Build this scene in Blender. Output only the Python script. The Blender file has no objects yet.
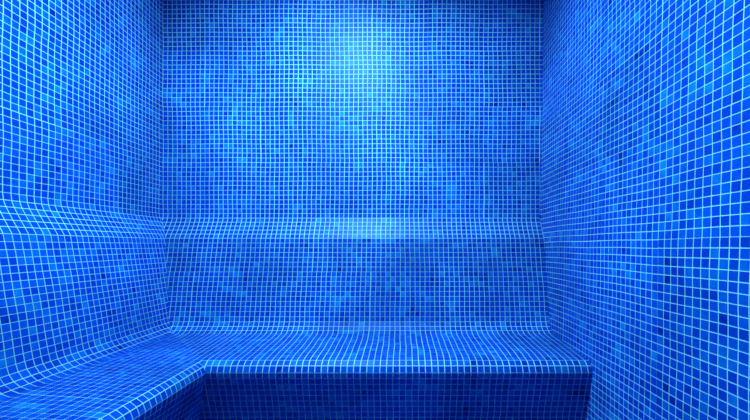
import bpy, bmesh, math
import numpy as np
from mathutils import Vector

T = 0.025                 # one mosaic tile with its joint, metres
EYE = 35.0                # eye height in tiles
D = 77.5                  # eye to back wall, tiles
XL = 51.67                # eye to left wall, tiles
XR = 29.6                 # eye to right wall at eye height, tiles
LEAN = 0.0155             # right wall leans outward this much per unit of height
CEIL, FLOOR = 62.0, -35.0 # tiles from eye height
FRONT = -42.0             # wall behind the viewer
sc = bpy.context.scene
C = sc.collection

# ---------------------------------------------------------------- camera
cam = bpy.data.cameras.new('camera')
co = bpy.data.objects.new('camera', cam); C.objects.link(co)
co.location = (0, 0, EYE * T); co.rotation_euler = (math.pi / 2, 0, 0)
F = 360.0
cam.sensor_width = 36; cam.sensor_fit = 'HORIZONTAL'; cam.lens = F / 750 * 36
cam.shift_x = -(402 - 375) / 750; cam.shift_y = (246 - 210) / 750
cam.clip_start = 0.02
sc.camera = co

# ---------------------------------------------------------------- world and exposure
w = bpy.data.worlds.new('world'); sc.world = w; w.use_nodes = True
w.node_tree.nodes['Background'].inputs[0].default_value = (0.2, 0.5, 1, 1)
w.node_tree.nodes['Background'].inputs[1].default_value = 0.0
sc.view_settings.view_transform = 'Standard'; sc.view_settings.look = 'None'
sc.view_settings.gamma = 1; sc.view_settings.use_curve_mapping = False
sc.view_settings.exposure = 0.0

# ---------------------------------------------------------------- ceiling lamps
def lamp(name, kind, loc, energy, color, **kw):
    l = bpy.data.lights.new(name, kind); l.energy = energy; l.color = color
    for k, v in kw.items(): setattr(l, k, v)
    o = bpy.data.objects.new(name, l); C.objects.link(o)
    o.location = (loc[0] * T, loc[1] * T, (loc[2] + EYE) * T)
    return o
LC = (0.28, 0.88, 1.0)
o = lamp('ceiling_spot_light', 'SPOT', (-12, 42, 58), 17, LC, spot_size=math.radians(70), spot_blend=1.0, shadow_soft_size=0.10)
o.rotation_euler = (math.radians(57), 0, 0)          # turned to the back wall
lamp('ceiling_panel_light', 'AREA', (-14, 38, 61.5), 60, LC, shape='RECTANGLE', size=0.3, size_y=0.3, spread=math.radians(166))

# ---------------------------------------------------------------- mosaic material
class G:
    def __init__(s, nt): s.nt = nt
    def n(s, t, **kw):
        nd = s.nt.nodes.new(t)
        for k, v in kw.items(): setattr(nd, k, v)
        return nd
    def put(s, sock, v):
        if hasattr(v, 'is_output'): s.nt.links.new(v, sock)
        elif v is not None: sock.default_value = v
    def m(s, op, a, b=None, c=None, clamp=False):
        nd = s.n('ShaderNodeMath', operation=op, use_clamp=clamp)
        for i, v in enumerate((a, b, c)): s.put(nd.inputs[i], v)
        return nd.outputs[0]
    def mix(s, f, a, b):
        nd = s.n('ShaderNodeMix', data_type='RGBA')
        s.put(nd.inputs[0], f); s.put(nd.inputs[6], a); s.put(nd.inputs[7], b)
        return nd.outputs[2]
    def noise2(s, x, y, z):
        cb = s.n('ShaderNodeCombineXYZ')
        s.put(cb.inputs[0], x); s.put(cb.inputs[1], y); s.put(cb.inputs[2], z)
        wn = s.n('ShaderNodeTexWhiteNoise', noise_dimensions='3D')
        s.nt.links.new(cb.outputs[0], wn.inputs['Vector'])
        return wn.outputs['Value'], wn.outputs['Color']

def mosaic(name, seed, tone=1.0, joint=0.92):
    m = bpy.data.materials.new(name); m.use_nodes = True
    nt = m.node_tree; g = G(nt)
    b = nt.nodes['Principled BSDF']
    uv = g.n('ShaderNodeUVMap', uv_map='UVMap')
    sp = g.n('ShaderNodeSeparateXYZ'); nt.links.new(uv.outputs[0], sp.inputs[0])
    u, v = sp.outputs[0], sp.outputs[1]
    # mosaic comes in sheets 12 tiles square, each laid a hair off the last
    su = g.m('FLOOR', g.m('DIVIDE', u, 12.0)); sv = g.m('FLOOR', g.m('DIVIDE', v, 12.0))
    sval, scol = g.noise2(su, sv, seed + 3.5)
    u2, v2 = u, v
    iu, iv = g.m('ROUND', u2), g.m('ROUND', v2)
    fu, fv = g.m('FLOOR', u2), g.m('FLOOR', v2)
    du, dv = g.m('ABSOLUTE', g.m('SUBTRACT', u2, iu)), g.m('ABSOLUTE', g.m('SUBTRACT', v2, iv))
    d = g.m('MINIMUM', du, dv)                      # distance to nearest joint centre
    ramp = g.n('ShaderNodeMapRange', interpolation_type='SMOOTHSTEP')
    nt.links.new(d, ramp.inputs[0]); ramp.inputs[1].default_value = 0.045; ramp.inputs[2].default_value = 0.075
    tile = ramp.outputs[0]
    r1, rc = g.noise2(fu, fv, seed)
    cr = g.n('ShaderNodeValToRGB'); 
    pt = g.n('ShaderNodeTexNoise', noise_dimensions='2D'); pt.inputs['Scale'].default_value = 0.22; pt.inputs['Detail'].default_value = 2
    nt.links.new(uv.outputs[0], pt.inputs['Vector'])       # similar shades come in loose clusters
    r1 = g.m('ADD', g.m('MULTIPLY', r1, 0.80), g.m('MULTIPLY', g.m('SUBTRACT', pt.outputs['Fac'], 0.36), 0.75), clamp=True)
    nt.links.new(r1, cr.inputs[0])
    el = cr.color_ramp.elements
    stops = [(0.0, (0.0, 0.018, 0.30)), (0.04, (0.0, 0.040, 0.42)), (0.40, (0.0, 0.060, 0.52)),
             (0.75, (0.0, 0.088, 0.56)), (0.92, (0.0, 0.15, 0.59)), (1.0, (0.001, 0.21, 0.62))]
    el[0].position = 0; el[0].color = (*stops[0][1], 1); el[1].position = 1; el[1].color = (*stops[-1][1], 1)
    for p, c in stops[1:-1]:
        e = el.new(p); e.color = (*c, 1)
    # streaky melt inside each glass tile and batch differences between sheets
    st = g.n('ShaderNodeTexNoise', noise_dimensions='2D'); st.inputs['Scale'].default_value = 2.2; st.inputs['Detail'].default_value = 3
    nt.links.new(uv.outputs[0], st.inputs['Vector'])
    k = g.m('ADD', 0.82 * tone, g.m('MULTIPLY', st.outputs['Fac'], 0.36 * tone))
    k = g.m('ADD', k, g.m('MULTIPLY', g.m('SUBTRACT', sval, 0.5), 0.26))
    # hazy lime film lying over patches of the mosaic
    fl = g.n('ShaderNodeTexNoise', noise_dimensions='2D'); fl.inputs['Scale'].default_value = 0.06; fl.inputs['Detail'].default_value = 4
    nt.links.new(uv.outputs[0], fl.inputs['Vector'])
    film = g.m('MULTIPLY', g.m('SUBTRACT', fl.outputs['Fac'], 0.5), 0.9)
    k = g.m('ADD', k, g.m('MULTIPLY', film, 0.55))
    hg = g.n('ShaderNodeHueSaturation'); hg.inputs['Color'].default_value = (0.62, 0.85, 0.92, 1)
    g.put(hg.inputs['Value'], g.m('ADD', joint, film))
    hs = g.n('ShaderNodeHueSaturation'); nt.links.new(cr.outputs[0], hs.inputs['Color']); g.put(hs.inputs['Value'], k)
    col = g.mix(tile, hg.outputs[0], hs.outputs[0])
    nt.links.new(col, b.inputs['Base Color'])
    g.put(b.inputs['Roughness'], g.m('SUBTRACT', 0.85, g.m('MULTIPLY', tile, 0.45)))
    b.inputs['Specular IOR Level'].default_value = 0.15
    return m

blue = mosaic('blue_mosaic', 1)
M = dict.fromkeys(('back', 'left', 'right', 'bench'), blue)
M['bench'] = mosaic('dark_joint_blue_mosaic', 1, 0.97, 0.70)      # backrest and seat: joints darker than on the walls
M['floor'] = mosaic('deep_blue_mosaic', 7, 0.4, 0.35)

# ---------------------------------------------------------------- mesh helpers
def P(x, y, z): return Vector((x * T, y * T, (z + EYE) * T))     # tile units -> metres

def mesh(name, faces, mat, parent=None, smooth=False):
    """faces: list of (corner points, corner uvs) in tile units; shared corners are welded."""
    bm = bmesh.new(); uvl = bm.loops.layers.uv.new('UVMap'); vs = {}
    def vert(p):
        k = tuple(round(c, 4) for c in p)
        if k not in vs: vs[k] = bm.verts.new(P(*p))
        return vs[k]
    for pts, uvs in faces:
        vv = [vert(p) for p in pts]
        if len(set(vv)) < 3: continue
        try: f = bm.faces.new(vv)
        except ValueError: continue
        f.smooth = smooth
        for l, q in zip(f.loops, uvs): l[uvl].uv = q
    bmesh.ops.recalc_face_normals(bm, faces=bm.faces)
    me = bpy.data.meshes.new(name); bm.to_mesh(me); bm.free()
    if smooth:
        me.set_sharp_from_angle(angle=math.radians(35))
    me.materials.append(mat)
    o = bpy.data.objects.new(name, me); C.objects.link(o)
    if parent: o.parent = parent
    return o

def slab(name, p, mat, uvf):
    """8 corners p (0-3 the inner face, 4-7 the outer face)"""
    fs = []
    for q in ((0, 1, 2, 3), (7, 6, 5, 4), (0, 4, 5, 1), (1, 5, 6, 2), (2, 6, 7, 3), (3, 7, 4, 0)):
        fs.append(([p[i] for i in q], [uvf(p[i]) for i in q]))
    o = mesh(name, fs, mat); o['kind'] = 'structure'
    return o
def xr(z): return XR + LEAN * z
TH = 4.0
TOPZ = 7.2      # where the bench's ledge takes over from the flat wall
RISE = 0.065     # tiles stand this proud of the joints

def hsh(a, b, k):
    x = np.sin(a * 12.9898 + b * 78.233 + k * 37.719) * 43758.5453
    return x - np.floor(x) - 0.5
def lines(a, b):
    """lattice lines: four per joint (joint bed and the two tile edges), clipped to a..b"""
    k = np.arange(math.floor(a) - 1, math.ceil(b) + 2)
    l = np.concatenate([k - 0.08, k - 0.05, k + 0.05, k + 0.08]); l.sort()
    l = l[(l > a + 1e-4) & (l < b - 1e-4)]
    return np.concatenate([[a], l, [b]])
def is_tile(x): return np.abs(x - np.round(x)) > 0.07

def relief(name, u0, u1, v0, v1, S, ulim, mat, facing, parent=None, vj=None, extra=()):
    """Mosaic surface in lattice coordinates. S(u, v) -> points (tile units) and normals; ulim(v) -> lowest and highest u;
    vj(v) weights the sheets' up-down offsets; extra: plain closing faces (points)."""
    U, V = np.meshgrid(lines(u0, u1), lines(v0, v1))
    up = U + 0.09 * hsh(np.floor(U / 12), np.floor(V / 12), 1) + 0.05 * np.sin(V * 0.31 + U * 0.05) + 0.03 * np.sin(V * 0.83 + U * 0.4)
    vp = V + (vj(V) * (0.04 * hsh(np.floor(U / 12), np.floor(V / 12), 2) + 0.04 * np.sin(U * 0.37 + V * 0.06)) if vj else 0)
    vp = np.clip(vp, v0, v1)
    lo, hi = ulim(vp)
    uc = np.clip(up, lo, hi)
    p, nrm = S(uc, vp)
    raised = (is_tile(U) & is_tile(V)).astype(float)
    h = raised * (RISE + 0.010 * hsh(U, V, 3))
    p = p + nrm * h[..., None]
    uvx, uvy = U - (up - uc), V
    nr, nc = U.shape
    idx = np.arange(nr * nc).reshape(nr, nc)
    q = np.stack([idx[:-1, :-1], idx[:-1, 1:], idx[1:, 1:], idx[1:, :-1]], -1).reshape(-1, 4)
    flat = p.reshape(-1, 3)
    d1, d2 = flat[q[:, 2]] - flat[q[:, 0]], flat[q[:, 3]] - flat[q[:, 1]]
    cr = np.cross(d1, d2); ok = np.linalg.norm(cr, axis=1) > 1e-5
    q, cr = q[ok], cr[ok]
    if (cr @ np.array(facing)).sum() < 0: q = q[:, ::-1]
    uvs = np.stack([uvx.ravel(), uvy.ravel()], -1)[q].reshape(-1, 2)
    verts = [tuple(v) for v in flat]; faces = [tuple(f) for f in q]
    uvl = [uvs]
    for pts in extra:
        b = len(verts); verts += [tuple(t) for t in pts]; faces.append(tuple(range(b, b + len(pts))))
        uvl.append(np.array([(t[0] + t[1] * 0.7 + 0.5, t[2] + 0.5) for t in pts]))
    me = bpy.data.meshes.new(name)
    me.from_pydata([(x * T, y * T, (z + EYE) * T) for x, y, z in verts], [], faces)
    me.uv_layers.new(name='UVMap').data.foreach_set('uv', np.concatenate(uvl).ravel())
    me.materials.append(mat); me.update()
    o = bpy.data.objects.new(name, me); C.objects.link(o)
    if parent: o.parent = parent
    return o
def box_rest(p):
    """the five plain sides of a wall block whose inner face (corners 0-3) is tiled"""
    return [[p[i] for i in q] for q in ((7, 6, 5, 4), (0, 4, 5, 1), (1, 5, 6, 2), (2, 6, 7, 3), (3, 7, 4, 0))]
def arr(*c): return np.stack(np.broadcast_arrays(*c), -1).astype(float)
fade = lambda V: np.clip((V - 901.2) / 6, 0, 1)

z0, z1 = TOPZ, CEIL
o = relief('wall_back', 840 - XL - XR - 1, 840 + 2, 900 + z0 - 6, 900 + z1 - 6,
    lambda u, v: (arr(u - 840 + XR, D, v - 894), np.array([0, -1.0, 0])),
    lambda v: (840 - XL - XR, 840 - XR + xr(v - 894)), M['back'], (0, -1, 0), vj=fade,
    extra=box_rest([(-XL, D, z0), (xr(z0), D, z0), (xr(z1), D, z1), (-XL, D, z1),
                   (-XL, D + TH, z0), (xr(z0), D + TH, z0), (xr(z1), D + TH, z1), (-XL, D + TH, z1)]))
o['kind'] = 'structure'
LL = 0.003      # left wall leans in very slightly
o = relief('wall_left', 720, 720 + D - FRONT, 900 + z0 - 6, 900 + z1 - 6,
    lambda u, v: (arr(-XL + LL * (v - 894 - z0), D - (u - 720), v - 894), np.array([1.0, 0, 0])),
    lambda v: (720, 720 + D - FRONT), M['left'], (1, 0, 0), vj=fade,
    extra=box_rest([(-XL, FRONT, z0), (-XL, D, z0), (-XL + LL * (z1 - z0), D, z1), (-XL + LL * (z1 - z0), FRONT, z1),
                   (-XL - TH, FRONT, z0), (-XL - TH, D, z0), (-XL - TH, D, z1), (-XL - TH, FRONT, z1)]))
o['kind'] = 'structure'
z0 = FLOOR
o = relief('wall_right', 360 - TH, 360 + D - FRONT, 360 + z0 - 0.8, 360 + z1 - 0.8,
    lambda u, v: (arr(XR + LEAN * (v - 359.2), D - (u - 360), v - 359.2), np.array([-1.0, 0, LEAN])),
    lambda v: (360 - TH, 360 + D - FRONT), M['right'], (-1, 0, 0), vj=lambda V: 1.0,
    extra=box_rest([(xr(z0), FRONT, z0), (xr(z0), D + TH, z0), (xr(z1), D + TH, z1), (xr(z1), FRONT, z1),
                    (xr(z1) + TH, FRONT, z0), (xr(z1) + TH, D + TH, z0), (xr(z1) + TH, D + TH, z1), (xr(z1) + TH, FRONT, z1)]))
o['kind'] = 'structure'
X0, X1 = -XL - TH, xr(CEIL) + TH
slab('wall_front', [(X0, FRONT, FLOOR), (X1, FRONT, FLOOR), (X1, FRONT, CEIL), (X0, FRONT, CEIL),
                    (X0, FRONT - TH, FLOOR), (X1, FRONT - TH, FLOOR), (X1, FRONT - TH, CEIL), (X0, FRONT - TH, CEIL)],
     M['floor'], lambda p: (p[0] + 480, p[2] + 480))
for nm, za, zb, mt in (('floor', FLOOR, FLOOR - TH, M['floor']), ('ceiling', CEIL, CEIL + TH, M['floor'])):
    slab(nm, [(X0, FRONT - TH, za), (X1, FRONT - TH, za), (X1, D + TH, za), (X0, D + TH, za),
              (X0, FRONT - TH, zb), (X1, FRONT - TH, zb), (X1, D + TH, zb), (X0, D + TH, zb)],
         mt, lambda p: (p[0] + 600.5, p[1] + 600.5))

# ---------------------------------------------------------------- bench profile: (offset from wall, height), rounded corners
def rounded(pts, step=0.35):
    """pts: (off, z, radius); returns a dense polyline"""
    out = [Vector(pts[0][:2])]
    for i in range(1, len(pts) - 1):
        a, b, c = Vector(pts[i - 1][:2]), Vector(pts[i][:2]), Vector(pts[i + 1][:2])
        r = pts[i][2]; d1, d2 = (a - b).normalized(), (c - b).normalized()
        ang = d1.angle(d2); t = r / math.tan(ang / 2)
        s, e = b + d1 * t, b + d2 * t
        cen = b + (d1 + d2).normalized() * (r / math.sin(ang / 2))
        n = max(3, int((math.pi - ang) * r / step) + 2)
        v0, v1 = s - cen, e - cen
        tot = v0.angle(v1)
        sg = 1 if v0.x * v1.y - v0.y * v1.x > 0 else -1
        for k in range(n + 1):
            th = sg * tot * k / n
            out.append(cen + Vector((v0.x * math.cos(th) - v0.y * math.sin(th), v0.x * math.sin(th) + v0.y * math.cos(th))))
    out.append(Vector(pts[-1][:2]))
    return out
def profile(lip, base, nose):
    pr = rounded([(0, TOPZ, 0), (0, 6.0, 4.0), (lip, 1.67, 0.5), (base, -16.9, 3.2), (nose, -18.0, 1.8), (nose - 4.5, FLOOR, 0)])
    arc = [0.0]
    for a, b in zip(pr, pr[1:]): arc.append(arc[-1] + (b - a).length)
    return (np.array(arc) - (TOPZ - 6), np.array([p.x for p in pr]), np.array([p.y for p in pr]))
PR = {'back': profile(2.5, 6.1, 22.7), 'left': profile(2.35, 5.5, 21.9)}
def off_at(side, z):                      # offset of a run's surface at height z
    A, X, Z = PR[side]; return np.interp(-z, -Z, X)
def rows(side, joint):
    """seat joints lie at this offset plus whole tiles, so the corner's two grids meet"""
    A, X, Z = PR[side]
    aj = float(np.interp(joint, X[:int(np.argmax(X))], A[:int(np.argmax(X))]))
    rn = round(aj)
    vs = round(float(np.interp(joint - 13.0, X[:int(np.argmax(X))], A[:int(np.argmax(X))])))
    return vs, rn, rn - aj
def run(a0, a1, side, hid, name, parent, shift=0.0, mat=None):
    """One run of the bench between arc positions a0..a1 (true arc), side 'left' or 'back'; hid: hidden section points behind it."""
    A, PX, PZ = PR[side]
    def at(a): return np.interp(a, A, PX), np.interp(a, A, PZ)
    def S(u, v):
        a = 900 - v - shift
        x, z = at(a)
        e = 0.25
        xa, za = at(np.clip(a - e, a0, a1)); xb, zb = at(np.clip(a + e, a0, a1))
        dx, dz = xb - xa, zb - za
        L = np.hypot(dx, dz) + 1e-9
        nx, nz = -dz / L, dx / L                       # out of the bench
        if side == 'left':
            return arr(-XL + x, D - (u - 720), z), arr(nx, 0 * nx, nz)
        return arr(u - 840 + XR, D - x, z), arr(0 * nx, -nx, nz)
    def ulim(v):
        x, z = at(900 - v - shift)
        if side == 'left': return 720 + off_at('back', z), 720 + D - FRONT - 0.1
        return 840 - XR - XL + off_at('left', z), 840 - XR + XR + LEAN * z
    def mit(x, z, other):                 # hidden section points keep their own offset
        return x if (x, z) in hidden else float(off_at(other, z))
    def ends(x, z):
        if side == 'left': return (-XL + x, FRONT + 0.1, z), (-XL + x, D - mit(x, z, 'back'), z)
        return (-XL + mit(x, z, 'left'), D - x, z), (XR + LEAN * z, D - x, z)
    aa = np.linspace(a0, a1, 60)
    ring = [at(a) for a in aa]
    ring = [(float(x), float(z)) for x, z in ring]
    hid = hid(ring); hidden = set(hid)
    full = ring + hid
    extra = [[ends(*q)[0] for q in full], [ends(*q)[1] for q in full]]
    chain = [ring[-1]] + hid + [ring[0]]
    for p, q in zip(chain, chain[1:]):
        (pa, pb), (qa, qb) = ends(*p), ends(*q); extra.append([pa, pb, qb, qa])
    if side == 'left': u0, u1 = 720, 720 + D - FRONT - 0.1
    else: u0, u1 = 840 - XR - XL - 1, 842
    return relief(name, u0, u1, 900 - a1 - shift, 900 - a0 - shift, S, ulim, mat or M['bench'],
                  (0.7, 0, 0.7) if side == 'left' else (0, -0.7, 0.7), parent, extra=extra)

bench = bpy.data.objects.new('corner_bench', None); C.objects.link(bench)
bench['label'] = 'L-shaped built-in bench clad in small blue mosaic tiles along the left and back walls'
bench['category'] = 'bench'
def behind(x): return lambda f: [(x, f[-1][1]), (x, f[0][1])]
for side in ('left', 'back'):
    vS, rN, sh = rows(side, 21.0 if side == 'back' else 20.27)
    end = float(PR[side][0][-1])
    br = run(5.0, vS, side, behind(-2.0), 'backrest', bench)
    run(float(PR[side][0][0]), 5.0, side, behind(-2.0), 'ledge', br, mat=blue)
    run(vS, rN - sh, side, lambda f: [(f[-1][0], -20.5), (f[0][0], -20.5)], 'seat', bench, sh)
    run(rN - sh, rN + 2 - sh, side, lambda f: [(f[0][0], f[-1][1])], 'nosing', bench, sh, blue)
    run(rN + 2 - sh, end, side, lambda f: [(f[-1][0] - 3, FLOOR), (f[-1][0] - 3, f[0][1])], 'front_panel', bench, sh, blue)
